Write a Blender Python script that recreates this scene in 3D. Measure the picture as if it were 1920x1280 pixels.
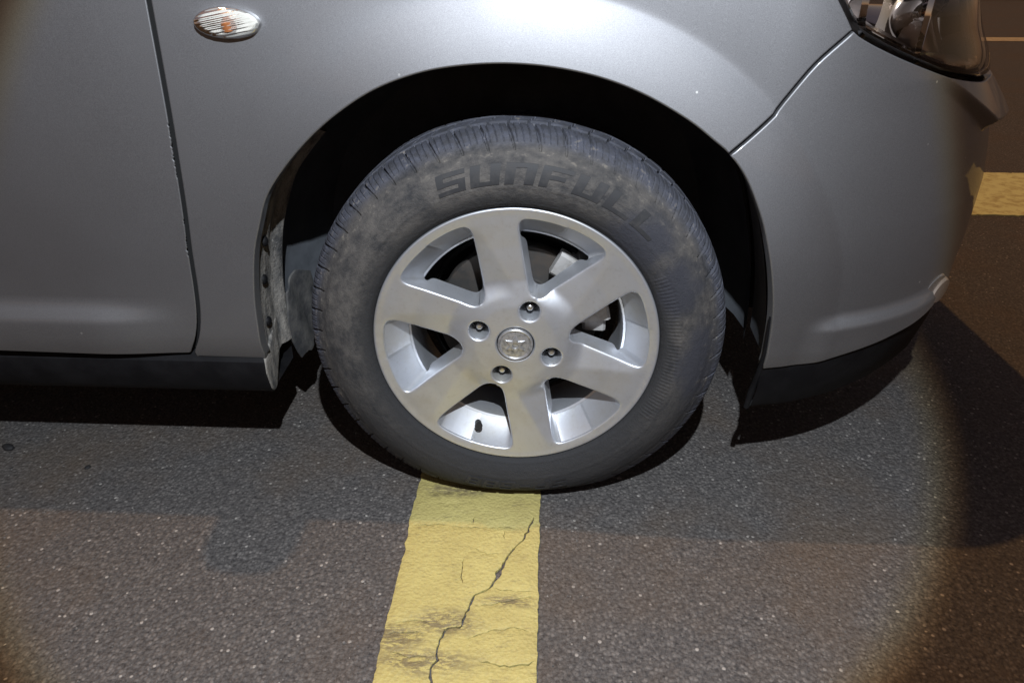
import bpy, math, random
import numpy as np
from mathutils import Vector
from mathutils.geometry import delaunay_2d_cdt
random.seed(7)
rng = np.random.default_rng(7)
R = math.radians
scene = bpy.context.scene
col = scene.collection
for o in list(bpy.data.objects):
    bpy.data.objects.remove(o)

# ------------------------------------------------------------------ camera
cam_data = bpy.data.cameras.new('camera')
cam_data.sensor_width = 36.0
cam_data.lens = 36.0 * 1300 / 1920
cam_data.clip_start = 0.02
cam_data.clip_end = 500
cam = bpy.data.objects.new('camera', cam_data)
col.objects.link(cam)
cam.location = (0.038, -0.872, 0.80)
cam.rotation_euler = (R(90 - 29.8), 0, R(2.8))
scene.camera = cam

# ------------------------------------------------------------------ night sky, sodium street light, hand torch
SUN_DIR = Vector((0.46, -0.085, -1.0)).normalized()      # way the street light travels
world = bpy.data.worlds.new('World')
scene.world = world
world.use_nodes = True
wn = world.node_tree.nodes
wl = world.node_tree.links
wn.clear()
wout = wn.new('ShaderNodeOutputWorld')
wbg = wn.new('ShaderNodeBackground')
wsky = wn.new('ShaderNodeTexSky')
wsky.sky_type = 'NISHITA'
wsky.sun_disc = False
wsky.sun_elevation = math.asin(-SUN_DIR.z)
wsky.sun_rotation = math.atan2(-SUN_DIR.x, -SUN_DIR.y)
wmul = wn.new('ShaderNodeMix')
wmul.data_type = 'RGBA'
wmul.blend_type = 'MULTIPLY'
wmul.inputs[0].default_value = 1.0
wmul.inputs[7].default_value = (1.0, 0.55, 0.36, 1)      # town glow tints the night sky
wl.new(wsky.outputs[0], wmul.inputs[6])
wl.new(wmul.outputs[2], wbg.inputs[0])
wbg.inputs[1].default_value = 0.065
wl.new(wbg.outputs[0], wout.inputs[0])

sun_data = bpy.data.lights.new('street_light', 'SUN')
sun_data.energy = 1.12
sun_data.color = (1.0, 0.54, 0.20)
sun_data.angle = R(0.8)
sun = bpy.data.objects.new('street_light', sun_data)
col.objects.link(sun)
sun.rotation_euler = SUN_DIR.to_track_quat('-Z', 'Y').to_euler()

torch_data = bpy.data.lights.new('hand_torch', 'SPOT')    # the torch whose round pool the photo shows
torch_data.energy = 130
torch_data.color = (0.86, 0.925, 1.0)
torch_data.spot_size = R(58.6)
torch_data.spot_blend = 0.15
torch_data.shadow_soft_size = 0.008
torch = bpy.data.objects.new('hand_torch', torch_data)
col.objects.link(torch)
torch.location = (0.088, -0.91, 1.37)
torch.rotation_euler = (Vector((-0.05, 0, 0.40)) - torch.location).to_track_quat('-Z', 'Y').to_euler()

# the torch lens throws a yellow-brown fringe at the rim of its beam
torch_data.use_nodes = True
tn, tl = torch_data.node_tree.nodes, torch_data.node_tree.links
tem = tn['Emission']
tgeo = tn.new('ShaderNodeNewGeometry')
tdot = tn.new('ShaderNodeVectorMath')
tdot.operation = 'DOT_PRODUCT'
tdot.inputs[1].default_value = (Vector((-0.05, 0, 0.40)) - torch.location).normalized()
tabs = tn.new('ShaderNodeMath')
tabs.operation = 'ABSOLUTE'
trp = tn.new('ShaderNodeValToRGB')
trp.color_ramp.elements[0].position = math.cos(R(28.9))
trp.color_ramp.elements[0].color = (1.0, 0.50, 0.14, 1)
trp.color_ramp.elements[1].position = math.cos(R(26.3))
trp.color_ramp.elements[1].color = (1, 1, 1, 1)
tmid = trp.color_ramp.elements.new(math.cos(R(27.5)))
tmid.color = (1.0, 0.88, 0.62, 1)
tl.new(tgeo.outputs['Incoming'], tdot.inputs[0])
tl.new(tdot.outputs['Value'], tabs.inputs[0])
tl.new(tabs.outputs[0], trp.inputs[0])
tl.new(trp.outputs[0], tem.inputs[0])

scene.render.engine = 'CYCLES'
scene.view_settings.view_transform = 'Standard'
scene.view_settings.look = 'None'
scene.view_settings.exposure = 0.0
scene.view_settings.gamma = 1.0
scene.cycles.max_bounces = 8
scene.cycles.transparent_max_bounces = 12
scene.render.resolution_x = 1024
scene.render.resolution_y = 682

# ------------------------------------------------------------------ materials
class NT:
    """tiny node-tree helper"""
    def __init__(self, name):
        self.m = bpy.data.materials.new(name)
        self.m.use_nodes = True
        self.n = self.m.node_tree.nodes
        self.l = self.m.node_tree.links
        self.b = self.n['Principled BSDF']
        self.out = self.n['Material Output']
        self.tc = self.n.new('ShaderNodeTexCoord').outputs['Object']
    def put(self, sock, v):
        if hasattr(v, 'is_linked') or isinstance(v, bpy.types.NodeSocket):
            self.l.new(v, sock)
        elif v is not None:
            sock.default_value = v if not (isinstance(v, tuple) and len(v) == 3 and sock.type == 'RGBA') else v + (1,)
    def pset(self, **k):
        for a, v in k.items():
            self.put(self.b.inputs[a.replace('_', ' ').title().replace('Ior', 'IOR')], v)
    def map(self, scale=(1, 1, 1), loc=(0, 0, 0), rot=(0, 0, 0), vec=None):
        n = self.n.new('ShaderNodeMapping')
        self.l.new(vec or self.tc, n.inputs[0])
        n.inputs['Location'].default_value = loc
        n.inputs['Rotation'].default_value = rot
        n.inputs['Scale'].default_value = scale
        return n.outputs[0]
    def noise(self, scale, detail=4, rough=.55, vec=None, dist=0.0):
        n = self.n.new('ShaderNodeTexNoise')
        self.l.new(vec or self.tc, n.inputs['Vector'])
        n.inputs['Scale'].default_value = scale
        n.inputs['Detail'].default_value = detail
        n.inputs['Roughness'].default_value = rough
        n.inputs['Distortion'].default_value = dist
        return n.outputs[0]
    def voro(self, scale, out='Distance', feature='F1', vec=None, rand=1.0):
        n = self.n.new('ShaderNodeTexVoronoi')
        n.feature = feature
        self.l.new(vec or self.tc, n.inputs['Vector'])
        n.inputs['Scale'].default_value = scale
        n.inputs['Randomness'].default_value = rand
        return n.outputs[out]
    def ramp(self, fac, a, b, ca=0.0, cb=1.0, smooth=False):
        n = self.n.new('ShaderNodeMapRange')
        if smooth:
            n.interpolation_type = 'SMOOTHSTEP'
        self.l.new(fac, n.inputs[0])
        for i, v in zip((1, 2, 3, 4), (a, b, ca, cb)):
            n.inputs[i].default_value = v
        return n.outputs[0]
    def mix(self, fac, a, b, blend='MIX'):
        n = self.n.new('ShaderNodeMix')
        n.data_type = 'RGBA'
        n.blend_type = blend
        self.put(n.inputs[0], fac)
        self.put(n.inputs[6], a)
        self.put(n.inputs[7], b)
        return n.outputs[2]
    def math(self, op, a, b=None, c=None):
        n = self.n.new('ShaderNodeMath')
        n.operation = op
        for i, v in enumerate((a, b, c)):
            if v is not None:
                self.put(n.inputs[i], v)
        return n.outputs[0]
    def sep(self, vec=None):
        n = self.n.new('ShaderNodeSeparateXYZ')
        self.l.new(vec or self.tc, n.inputs[0])
        return n.outputs
    def blob(self, centre, radius, soft=0.6, noise_amt=0.5, noise_scale=30, squash=(1, 1, 1)):
        """soft-edged irregular patch at a place on the object"""
        v = self.map(scale=tuple(s / radius for s in squash), loc=tuple(-c * s / radius for c, s in zip(centre, squash)))
        n = self.n.new('ShaderNodeVectorMath')
        n.operation = 'LENGTH'
        self.l.new(v, n.inputs[0])
        w = self.math('MULTIPLY', self.math('SUBTRACT', self.noise(noise_scale, 5), 0.5), noise_amt * 2)
        d = self.math('ADD', n.outputs['Value'], w)
        return self.ramp(d, 1.0, 1.0 - soft, 0, 1, True)
    def bump(self, h, strength=.3, dist=.01, normal=None):
        n = self.n.new('ShaderNodeBump')
        n.inputs['Strength'].default_value = strength
        n.inputs['Distance'].default_value = dist
        self.l.new(h, n.inputs['Height'])
        if normal is not None:
            self.l.new(normal, n.inputs['Normal'])
        return n.outputs[0]

def mat_paint():
    t = NT('silver_paint')
    flake = t.noise(1100, 2)
    grime = t.noise(7, 6, .6)
    z = t.sep()[2]
    low = t.ramp(z, .42, .22, 0, 1, True)                      # road film, heavier low down on the panels
    film = t.math('MULTIPLY', low, t.ramp(grime, .30, .65, .35, 1))
    c = t.mix(t.ramp(flake, .3, .7), (.200, .202, .212), (.284, .286, .298))
    c = t.mix(t.math('MULTIPLY', film, .55), c, (.150, .132, .108))
    dots = t.ramp(t.voro(26), .050, .028, 0, 1)
    c = t.mix(t.math('MULTIPLY', dots, t.ramp(t.noise(11, 2), .52, .6)), c, (.62, .62, .60))
    t.pset(base_color=c, metallic=.93, roughness=t.math('ADD', t.math('MULTIPLY', film, .2), t.ramp(grime, .2, .8, .57, .61)),
           coat_weight=.55, coat_roughness=.06)
    t.put(t.b.inputs['Normal'], t.bump(flake, .10, .0006))
    return t.m

def mat_plain(name, c, rough=.5, metallic=0.0, dust=None, dscale=40, dlo=.45, dhi=.7, damt=.6, bump=0.0, bscale=300, coat=0.0):
    t = NT(name)
    colr = c + (1,)
    if dust:
        f = t.math('MULTIPLY', t.ramp(t.noise(dscale, 7, .65), dlo, dhi), damt)
        colr = t.mix(f, c, dust)
        t.pset(roughness=t.math('ADD', rough, t.math('MULTIPLY', f, .3)))
    else:
        t.pset(roughness=rough)
    t.put(t.b.inputs['Base Color'], colr)
    t.pset(metallic=metallic, coat_weight=coat)
    if bump:
        t.put(t.b.inputs['Normal'], t.bump(t.noise(bscale, 4), bump, .002))
    return t.m

def mat_asphalt():
    t = NT('asphalt')
    cell = t.voro(190, 'Color')
    cellr = t.sep(cell)[0]
    cellg = t.sep(cell)[1]
    dist = t.voro(190, 'Distance')
    big = t.noise(3.0, 5, .6)
    mid = t.noise(28, 6, .65)
    fine = t.noise(420, 3, .6)
    c = t.mix(t.ramp(t.noise(170, 5, .7), .36, .66), (.036, .034, .034), (.118, .110, .105))
    c = t.mix(t.math('MULTIPLY', t.ramp(cellr, .45, .98), t.ramp(dist, .7, .3, .0, .85)), c, (.175, .163, .153))
    c = t.mix(t.math('MULTIPLY', t.ramp(cellg, .98, .988), t.ramp(dist, .55, .35)), c, (.34, .32, .295))      # pale chips
    c = t.mix(t.math('MULTIPLY', t.ramp(fine, .55, .75), .35), c, (.16, .15, .14))
    c = t.mix(t.math('MULTIPLY', t.ramp(big, .48, .68), .45), c, (.105, .072, .044))           # brownish stains
    c = t.mix(t.math('MULTIPLY', t.ramp(t.noise(75, 4), .62, .72), .5), c, (.018, .018, .019))
    t.pset(base_color=c, roughness=.82, specular_ior_level=.35)
    h = t.math('ADD', t.math('MULTIPLY', t.math('SUBTRACT', 1.0, dist), .8), t.math('ADD', t.math('MULTIPLY', fine, .6), t.math('MULTIPLY', mid, 1.2)))
    t.put(t.b.inputs['Normal'], t.bump(h, .85, .0036))
    return t.m

def mat_yellow():
    t = NT('yellow_road_paint')
    st = t.map(scale=(.35, 1.6, 1))
    stre = t.noise(95, 9, .78, vec=st)
    fine = t.noise(260, 5, .65, vec=t.map(scale=(.5, 1.4, 1)))
    c = t.mix(t.ramp(t.noise(14, 5), .35, .7), (.455, .395, .142), (.385, .325, .115))
    # worn, scuffed places on the stripe
    worn = t.math('MAXIMUM', t.blob((-.085, -.252, 0), .055, .7, .35, 60, (.8, 1.7, 0)),
                  t.math('MAXIMUM', t.blob((-.145, -.278, 0), .06, .8, .4, 55, (.9, 1.7, 0)),
                         t.math('MAXIMUM', t.blob((-.105, -.312, 0), .075, .8, .4, 60, (.7, 2.6, 0)),
                                t.math('MAXIMUM', t.blob((.0, -.214, 0), .06, .9, .5, 60, (.8, 4.0, 0)),
                                       t.blob((-.10, .008, 0), .07, .8, .5, 60, (.8, 3.2, 0))))))
    wf = t.math('MULTIPLY', worn, t.ramp(stre, .46, .53))
    wf = t.math('MAXIMUM', wf, t.math('MULTIPLY', worn, t.math('MULTIPLY', t.ramp(fine, .50, .56), .9)))
    gen = t.math('MULTIPLY', t.ramp(stre, .575, .66), .6)
    f = t.math('MAXIMUM', t.math('MULTIPLY', wf, .8), gen)
    c = t.mix(f, c, (.11, .085, .055))
    c = t.mix(t.ramp(t.noise(150, 6, .7, vec=t.map(scale=(.6, 1.3, 1))), .50, .72, 0, .55), c, (.25, .20, .085))
    hair = t.ramp(t.voro(16, 'Distance', 'DISTANCE_TO_EDGE', vec=t.map(scale=(.8, 1, 1), vec=None)), .006, .0, 0, 1)
    c = t.mix(t.math('MULTIPLY', hair, t.ramp(t.noise(9, 3), .5, .62, 0, .55)), c, (.13, .09, .05))
    t.pset(base_color=c, roughness=.62)
    h = t.math('ADD', t.math('MULTIPLY', fine, .7), t.math('MULTIPLY', t.voro(190), .9))
    t.put(t.b.inputs['Normal'], t.bump(h, .55, .0026))
    return t.m

def mat_tyre():
    t = NT('dusty_tyre_rubber')
    s = t.sep()
    rad = t.math('SQRT', t.math('ADD', t.math('MULTIPLY', s[0], s[0]), t.math('MULTIPLY', s[2], s[2])))
    ang = t.math('ARCTAN2', s[2], s[0])
    cv = t.n.new('ShaderNodeCombineXYZ')
    for i_, q in enumerate((t.math('MULTIPLY', ang, .25), t.math('MULTIPLY', rad, 1.6), t.math('MULTIPLY', s[1], .5))):
        t.l.new(q, cv.inputs[i_])
    big = t.noise(16, 7, .65, vec=cv.outputs[0])
    mid = t.noise(75, 7, .7, vec=cv.outputs[0])
    fine = t.noise(500, 3)
    wall = t.math('MULTIPLY', t.ramp(rad, .212, .238, 0, 1, True), t.ramp(rad, .305, .285, .15, 1, True))
    dust = t.math('MULTIPLY', wall, t.ramp(t.math('ADD', t.math('MULTIPLY', big, .5), t.math('MULTIPLY', mid, .5)), .38, .60))
    up = t.ramp(s[2], -.22, .05, .12, 1, True)                      # dust thins out towards the bottom of the wall
    dust = t.math('MULTIPLY', dust, up)
    c = t.mix(t.math('MULTIPLY', dust, .85), (.025, .025, .027), (.096, .087, .079))
    # muddy wet smear down the front of the wall
    sm = t.math('MAXIMUM', t.blob((.165, 0, .165), .055, .7, .45, 35, (.75, 0, 1.0)),
                t.math('MAXIMUM', t.blob((.222, 0, .10), .05, .7, .45, 35, (1.1, 0, .8)), t.blob((.262, 0, -.02), .06, .7, .5, 35, (1.6, 0, .6))))
    c = t.mix(t.math('MULTIPLY', sm, .9), c, (.030, .031, .040))
    tread = t.ramp(rad, .283, .296, 0, 1, True)
    c = t.mix(t.math('MULTIPLY', tread, t.ramp(mid, .38, .62, .25, 1)), c, (.056, .060, .080))
    pale = t.math('MULTIPLY', t.ramp(mid, .58, .68), t.ramp(rad, .262, .288, 0, .8, True))
    c = t.mix(pale, c, (.17, .15, .125))
    t.pset(base_color=c, roughness=.78, specular_ior_level=.35)
    t.put(t.b.inputs['Normal'], t.bump(t.math('ADD', fine, t.math('MULTIPLY', mid, 2.2)), .5, .0016))
    return t.m

def mat_alloy():
    t = NT('silver_alloy')
    n = t.noise(13, 5, .6)
    f = t.noise(160, 5, .6)
    c = t.mix(t.ramp(n, .48, .72, 0, .5), (.61, .63, .67), (.44, .40, .31))      # brown brake dust film
    c = t.mix(t.math('MULTIPLY', t.ramp(f, .55, .8), .25), c, (.30, .28, .24))
    t.pset(base_color=c, metallic=.8, roughness=t.ramp(n, .3, .7, .40, .50), coat_weight=.25, coat_roughness=.15)
    t.put(t.b.inputs['Normal'], t.bump(f, .04, .001))
    return t.m

def mat_glass(name, tint=(1, 1, 1), white=0.0, rough=.02):
    t = NT(name)
    tr = t.n.new('ShaderNodeBsdfTransparent')
    tr.inputs[0].default_value = tint + (1,)
    gl = t.n.new('ShaderNodeBsdfGlossy')
    gl.inputs['Roughness'].default_value = rough
    fr = t.n.new('ShaderNodeFresnel')
    fr.inputs[0].default_value = 1.5
    ms = t.n.new('ShaderNodeMixShader')
    t.l.new(fr.outputs[0], ms.inputs[0])
    body = tr.outputs[0]
    if white:
        m2 = t.n.new('ShaderNodeMixShader')
        m2.inputs[0].default_value = white
        t.pset(base_color=(.82, .82, .78, 1), roughness=.25)
        t.l.new(tr.outputs[0], m2.inputs[1])
        t.l.new(t.b.outputs[0], m2.inputs[2])
        body = m2.outputs[0]
    t.l.new(body, ms.inputs[1])
    t.l.new(gl.outputs[0], ms.inputs[2])
    t.l.new(ms.outputs[0], t.out.inputs[0])
    return t.m

def mat_mud():
    t = NT('muddy_liner_plastic')
    v = t.noise(34, 7, .68, vec=t.map(scale=(1, 1.9, .55)))
    f = t.noise(190, 5, .65)
    c = t.mix(t.ramp(v, .34, .58), (.040, .041, .043), (.215, .20, .18))
    c = t.mix(t.ramp(f, .60, .68, 0, .9), c, (.035, .033, .03))
    c = t.mix(t.ramp(t.noise(90, 3), .69, .74), c, (.32, .31, .29))
    t.pset(base_color=c, roughness=.85)
    t.put(t.b.inputs['Normal'], t.bump(t.math('ADD', v, f), .6, .004))
    return t.m

M = {
    'paint': mat_paint(),
    'asphalt': mat_asphalt(),
    'yellow': mat_yellow(),
    'tyre': mat_tyre(),
    'alloy': mat_alloy(),
    'mud': mat_mud(),
    'mud_dark': mat_plain('dark_mud', (.035, .036, .040), .85, dust=(.12, .115, .108), dscale=26, dlo=.38, dhi=.62, damt=.8, bump=.5, bscale=120),
    'letter': mat_plain('raised_letter_rubber', (.017, .017, .019), .7, dust=(.07, .065, .062), dscale=60, dlo=.5, dhi=.7, damt=.4),
    'black': mat_plain('black_plastic', (.004, .004, .005), .6, dust=(.018, .0175, .019), dscale=18, dlo=.4, dhi=.8, damt=.5, bump=.15, bscale=900),
    'liner': mat_plain('dark_liner_plastic', (.04, .045, .052), .7, dust=(.11, .12, .137), dscale=9, dlo=.3, dhi=.6, damt=.7),
    'void': mat_plain('dark_underbody', (.003, .003, .003), 1.0),
    'iron': mat_plain('brake_iron', (.07, .068, .066), .5, .6, dust=(.10, .075, .055), dscale=30, damt=.7),
    'rust': mat_plain('dusty_hub_iron', (.12, .10, .085), .7, .2, dust=(.2, .17, .14), dscale=50),
    'castiron': mat_plain('caliper_metal', (.42, .41, .40), .55, .35, dust=(.20, .18, .155), dscale=60, damt=.7),
    'chrome': mat_plain('chrome', (.82, .82, .83), .07, 1.0),
    'nut': mat_plain('plated_wheel_nut', (.60, .60, .60), .28, .9, dust=(.25, .22, .19), dscale=200, damt=.5),
    'smoke': mat_plain('headlight_housing', (.42, .36, .33), .3, .6),
    'rubber': mat_plain('black_rubber', (.012, .012, .012), .6),
    'amber': mat_plain('amber_bulb', (.26, .095, .035), .35),
    'white': mat_plain('lamp_reflector', (.70, .70, .67), .35, .2),
    'lens': mat_glass('clear_lens', (.93, .92, .92)),
    'riblens': mat_glass('ribbed_marker_lens', (.97, .96, .93), .26, .08),
    'tint': mat_glass('tinted_glass', (.25, .28, .27)),
    'capmetal': mat_plain('cap_silver', (.50, .50, .51), .33, .7, dust=(.2, .19, .18), dscale=160, dlo=.45, dhi=.62, damt=.8),
    'paleyellow': mat_plain('pale_yellow_paint', (.70, .70, .33), .7, dust=(.38, .30, .13), dscale=22, dlo=.45, dhi=.65, damt=.8, bump=.2, bscale=200),
    'stone': mat_plain('dark_stone', (.010, .010, .011), .7, dust=(.03, .03, .03), dscale=200),
    'kerb': mat_plain('kerb_concrete', (.28, .27, .25), .85, dust=(.14, .13, .12), dscale=5, bump=.3),
    'palepaint': mat_plain('pale_road_paint', (.55, .47, .30), .7, dust=(.2, .17, .12), dscale=25, damt=.7),
}

M['black'].node_tree.nodes['Principled BSDF'].inputs['Specular IOR Level'].default_value = .2

# ------------------------------------------------------------------ mesh helpers
def obj(name, verts, faces, m, parent=None, smooth=True, sharp=35, label=None, cat=None, kind=None, normals=None):
    me = bpy.data.meshes.new(name)
    me.from_pydata([tuple(v) for v in verts], [], faces)
    me.validate()
    me.polygons.foreach_set('use_smooth', [smooth] * len(me.polygons))
    if normals:
        me.normals_split_custom_set_from_vertices([tuple(n) for n in normals])
    elif smooth and sharp:
        me.set_sharp_from_angle(angle=R(sharp))
    for mm in (m if isinstance(m, (list, tuple)) else [m]):
        me.materials.append(mm)
    me.update()
    o = bpy.data.objects.new(name, me)
    col.objects.link(o)
    if parent:
        o.parent = parent
    tag(o, label, cat, kind)
    return o

def tag(o, label=None, cat=None, kind=None, group=None):
    for k, v in (('label', label), ('category', cat), ('kind', kind), ('group', group)):
        if v:
            o[k] = v
    return o

def empty(name, loc=(0, 0, 0), parent=None):
    o = bpy.data.objects.new(name, None)
    o.empty_display_size = .1
    o.location = loc
    col.objects.link(o)
    if parent:
        o.parent = parent
    return o

def copy_tree(o, parent):
    c = o.copy()
    col.objects.link(c)
    c.parent = parent
    for ch in list(o.children):
        copy_tree(ch, c)
    return c

def resample(pts, h, closed=True):
    pts = [np.array(p, float) for p in pts]
    if closed:
        pts = pts + [pts[0]]
    out = []
    for a, b in zip(pts, pts[1:]):
        n = max(1, int(round(np.linalg.norm(b - a) / h)))
        for i in range(n):
            out.append(a + (b - a) * i / n)
    if not closed:
        out.append(pts[-1])
    return np.array(out)

def spline(pts, h):
    """Catmull-Rom through pts, open"""
    p = [np.array(q, float) for q in pts]
    p = [2 * p[0] - p[1]] + p + [2 * p[-1] - p[-2]]
    out = []
    for i in range(1, len(p) - 2):
        n = max(2, int(np.linalg.norm(p[i + 1] - p[i]) / h))
        for k in range(n):
            t = k / n
            out.append(.5 * (2 * p[i] + (p[i + 1] - p[i - 1]) * t + (2 * p[i - 1] - 5 * p[i] + 4 * p[i + 1] - p[i + 2]) * t * t
                             + (3 * p[i] - 3 * p[i + 1] + p[i + 2] - p[i - 1]) * t ** 3))
    out.append(p[-2])
    return np.array(out)

def relax(loop, it):
    l = np.array(loop)
    for _ in range(it):
        l = .5 * l + .25 * (np.roll(l, 1, 0) + np.roll(l, -1, 0))
    return l

def area2(l):
    x, y = l[:, 0], l[:, 1]
    return float(np.sum(x * np.roll(y, -1) - np.roll(x, -1) * y))

def left_normals(l):
    t = np.roll(l, -1, 0) - np.roll(l, 1, 0)
    t /= np.linalg.norm(t, axis=1)[:, None] + 1e-12
    return np.stack([-t[:, 1], t[:, 0]], 1)

def inside(q, l):
    x, y = q[:, 0], q[:, 1]
    r = np.zeros(len(q), bool)
    a = l
    b = np.roll(l, -1, 0)
    for (x1, y1), (x2, y2) in zip(a, b):
        if y1 == y2:
            continue
        c = ((y1 > y) != (y2 > y)) & (x < (x2 - x1) * (y - y1) / (y2 - y1) + x1)
        r ^= c
    return r

def near_loop(q, l, d):
    r = np.zeros(len(q), bool)
    for i in range(0, len(q), 4000):
        dd = ((q[i:i + 4000, None, :] - l[None]) ** 2).sum(2).min(1)
        r[i:i + 4000] = dd < d * d
    return r

def sheet(outer, holes, h, S, r=.0025, depth=.014, wall=None, steps=3, clear=.45, want_normals=False, extra=None):
    """Trimmed surface patch. outer/holes: 2-D loops; S maps (a, b) -> (x, y, z); edges rounded with radius r, then a wall."""
    loops = [np.array(outer)] + [np.array(q) for q in holes]
    if area2(loops[0]) < 0:
        loops[0] = loops[0][::-1]
    for i in range(1, len(loops)):
        if area2(loops[i]) > 0:
            loops[i] = loops[i][::-1]
    nr = [left_normals(l) for l in loops]
    inner = [l + n * r for l, n in zip(loops, nr)]
    lo, hi = inner[0].min(0), inner[0].max(0)
    gx = np.arange(lo[0], hi[0], h)
    gy = np.arange(lo[1], hi[1], h * .866)
    g = np.array([(x + (h * .5 if j & 1 else 0), y) for j, y in enumerate(gy) for x in gx])
    keep = inside(g, inner[0]) & ~near_loop(g, inner[0], h * clear)
    for l in inner[1:]:
        keep &= ~inside(g, l) & ~near_loop(g, l, h * clear)
    g = g[keep]
    if extra is not None:                               # extra vertices along creases of the surface
        ex = np.array(extra)
        ex = ex[inside(ex, inner[0]) & ~near_loop(ex, inner[0], h * .3)]
        g = np.concatenate([g[~near_loop(g, ex, h * .35)], ex])
    pts = [Vector(p) for l in inner for p in l] + [Vector(p) for p in g]
    edges = []
    k = 0
    for l in inner:
        n = len(l)
        edges += [(k + i, k + (i + 1) % n) for i in range(n)]
        k += n
    res = delaunay_2d_cdt(pts, edges, [], 0, 1e-7)
    v2 = np.array([tuple(p) for p in res[0]])
    tri = np.array([f for f in res[2]])
    cen = v2[tri].mean(1)
    ok = inside(cen, inner[0])
    for l in inner[1:]:
        ok &= ~inside(cen, l)
    tri = tri[ok]
    remap = {}
    for new, origs in enumerate(res[3]):
        for q in origs:
            remap[q] = new
    V = [Vector(S(*p)) for p in v2]
    F = [tuple(int(q) for q in t) for t in tri]
    def nrm(p):
        e = 2e-4
        a = Vector(S(p[0] + e, p[1])) - Vector(S(p[0] - e, p[1]))
        b = Vector(S(p[0], p[1] + e)) - Vector(S(p[0], p[1] - e))
        return a.cross(b).normalized()
    k = 0
    NN = [nrm(p) for p in v2] if want_normals else []
    for li, (l, n2) in enumerate(zip(loops, nr)):
        n = len(l)
        if want_normals:
            e_out = [(Vector(S(*(l[i] - n2[i] * 1e-3))) - Vector(S(*l[i]))).normalized() for i in range(n)]
        prev = [remap[k + i] for i in range(n)]
        for s in range(1, steps + 1):
            ph = math.pi / 2 * s / steps
            cur = []
            for i in range(n):
                p = l[i] + n2[i] * r * (1 - math.sin(ph))
                cur.append(len(V))
                nn_ = nrm(p)
                V.append(Vector(S(*p)) - nn_ * r * (1 - math.cos(ph)))
                if want_normals:
                    NN.append((nn_ * math.cos(ph) + e_out[i] * math.sin(ph)).normalized())
            F += [(prev[(i + 1) % n], prev[i], cur[i], cur[(i + 1) % n]) for i in range(n)]
            prev = cur
        cur = []
        for i in range(n):
            cur.append(len(V))
            w = wall[li] if wall else None
            if w:
                V.append(Vector(w(l[i], n2[i])))
            else:
                V.append(Vector(S(*l[i])) - nrm(l[i]) * depth)
            if want_normals:
                NN.append(e_out[i])
        F += [(prev[(i + 1) % n], prev[i], cur[i], cur[(i + 1) % n]) for i in range(n)]
        k += n
    return (V, F, NN) if want_normals else (V, F)

def lathe(prof, n, axis_y=True, a0=0.0, a1=2 * math.pi, closed=True, cap=False):
    """profile of (r, y) turned about the y axis"""
    V, F = [], []
    m = len(prof)
    na = n if closed else n + 1
    for i in range(na):
        a = a0 + (a1 - a0) * i / n
        for r_, y in prof:
            V.append((r_ * math.cos(a), y, r_ * math.sin(a)))
    for i in range(n):
        j = (i + 1) % na
        for k in range(m - 1):
            F.append((i * m + k, i * m + k + 1, j * m + k + 1, j * m + k))
    return V, F

def grid_faces(nu, nv, flip=False):
    F = []
    for i in range(nu - 1):
        for j in range(nv - 1):
            q = (i * nv + j, (i + 1) * nv + j, (i + 1) * nv + j + 1, i * nv + j + 1)
            F.append(q[::-1] if flip else q)
    return F

def tube(path, rad, n=10):
    V, F = [], []
    path = [Vector(p) for p in path]
    rads = rad if isinstance(rad, (list, tuple)) else [rad] * len(path)
    for i, p in enumerate(path):
        d = (path[min(i + 1, len(path) - 1)] - path[max(i - 1, 0)]).normalized()
        s = d.cross(Vector((0, 0, 1)) if abs(d.z) < .9 else Vector((1, 0, 0))).normalized()
        u = d.cross(s)
        for k in range(n):
            a = 2 * math.pi * k / n
            V.append(p + (s * math.cos(a) + u * math.sin(a)) * rads[i])
    for i in range(len(path) - 1):
        for k in range(n):
            F.append((i * n + k, i * n + (k + 1) % n, (i + 1) * n + (k + 1) % n, (i + 1) * n + k))
    F.append(tuple(range(n))[::-1])
    F.append(tuple((len(path) - 1) * n + k for k in range(n)))
    return V, F

def rbox(x0, x1, y0, y1, z0, z1, b=.004):
    """box with bevelled edges"""
    import bmesh
    bm = bmesh.new()
    bmesh.ops.create_cube(bm, size=1)
    for v in bm.verts:
        v.co = Vector(((x0 + x1) / 2 + v.co.x * (x1 - x0), (y0 + y1) / 2 + v.co.y * (y1 - y0), (z0 + z1) / 2 + v.co.z * (z1 - z0)))
    if b:
        bmesh.ops.bevel(bm, geom=bm.edges[:], offset=b, segments=2, affect='EDGES', profile=.6)
    bm.verts.index_update()
    V = [v.co.copy() for v in bm.verts]
    F = [tuple(v.index for v in f.verts) for f in bm.faces]
    bm.free()
    return V, F

def join(*parts):
    V, F = [], []
    for v, f in parts:
        k = len(V)
        V += [Vector(p) for p in v]
        F += [tuple(i + k for i in q) for q in f]
    return V, F

# ------------------------------------------------------------------ the ground
s_ = 150
V = [(-s_, -s_, 0), (s_, -s_, 0), (s_, s_, 0), (-s_, s_, 0)]
obj('parking_lot', V, [(0, 1, 2, 3)], M['asphalt'], smooth=False, label='dark speckled asphalt of the parking lot', kind='structure')

WOB = {}
def wob(a, seed, amp):
    if seed not in WOB:                                # ragged, non-repeating edge
        q = np.random.default_rng(100 + seed)
        WOB[seed] = [q.normal(size=1200) for _ in range(3)]
    w = WOB[seed]
    f = lambda k, s: float(np.interp((a + 2) * s % 1199, np.arange(1200), w[k]))
    return amp * (.30 * f(0, 23) + .28 * f(1, 90) + .30 * f(2, 160))

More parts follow.
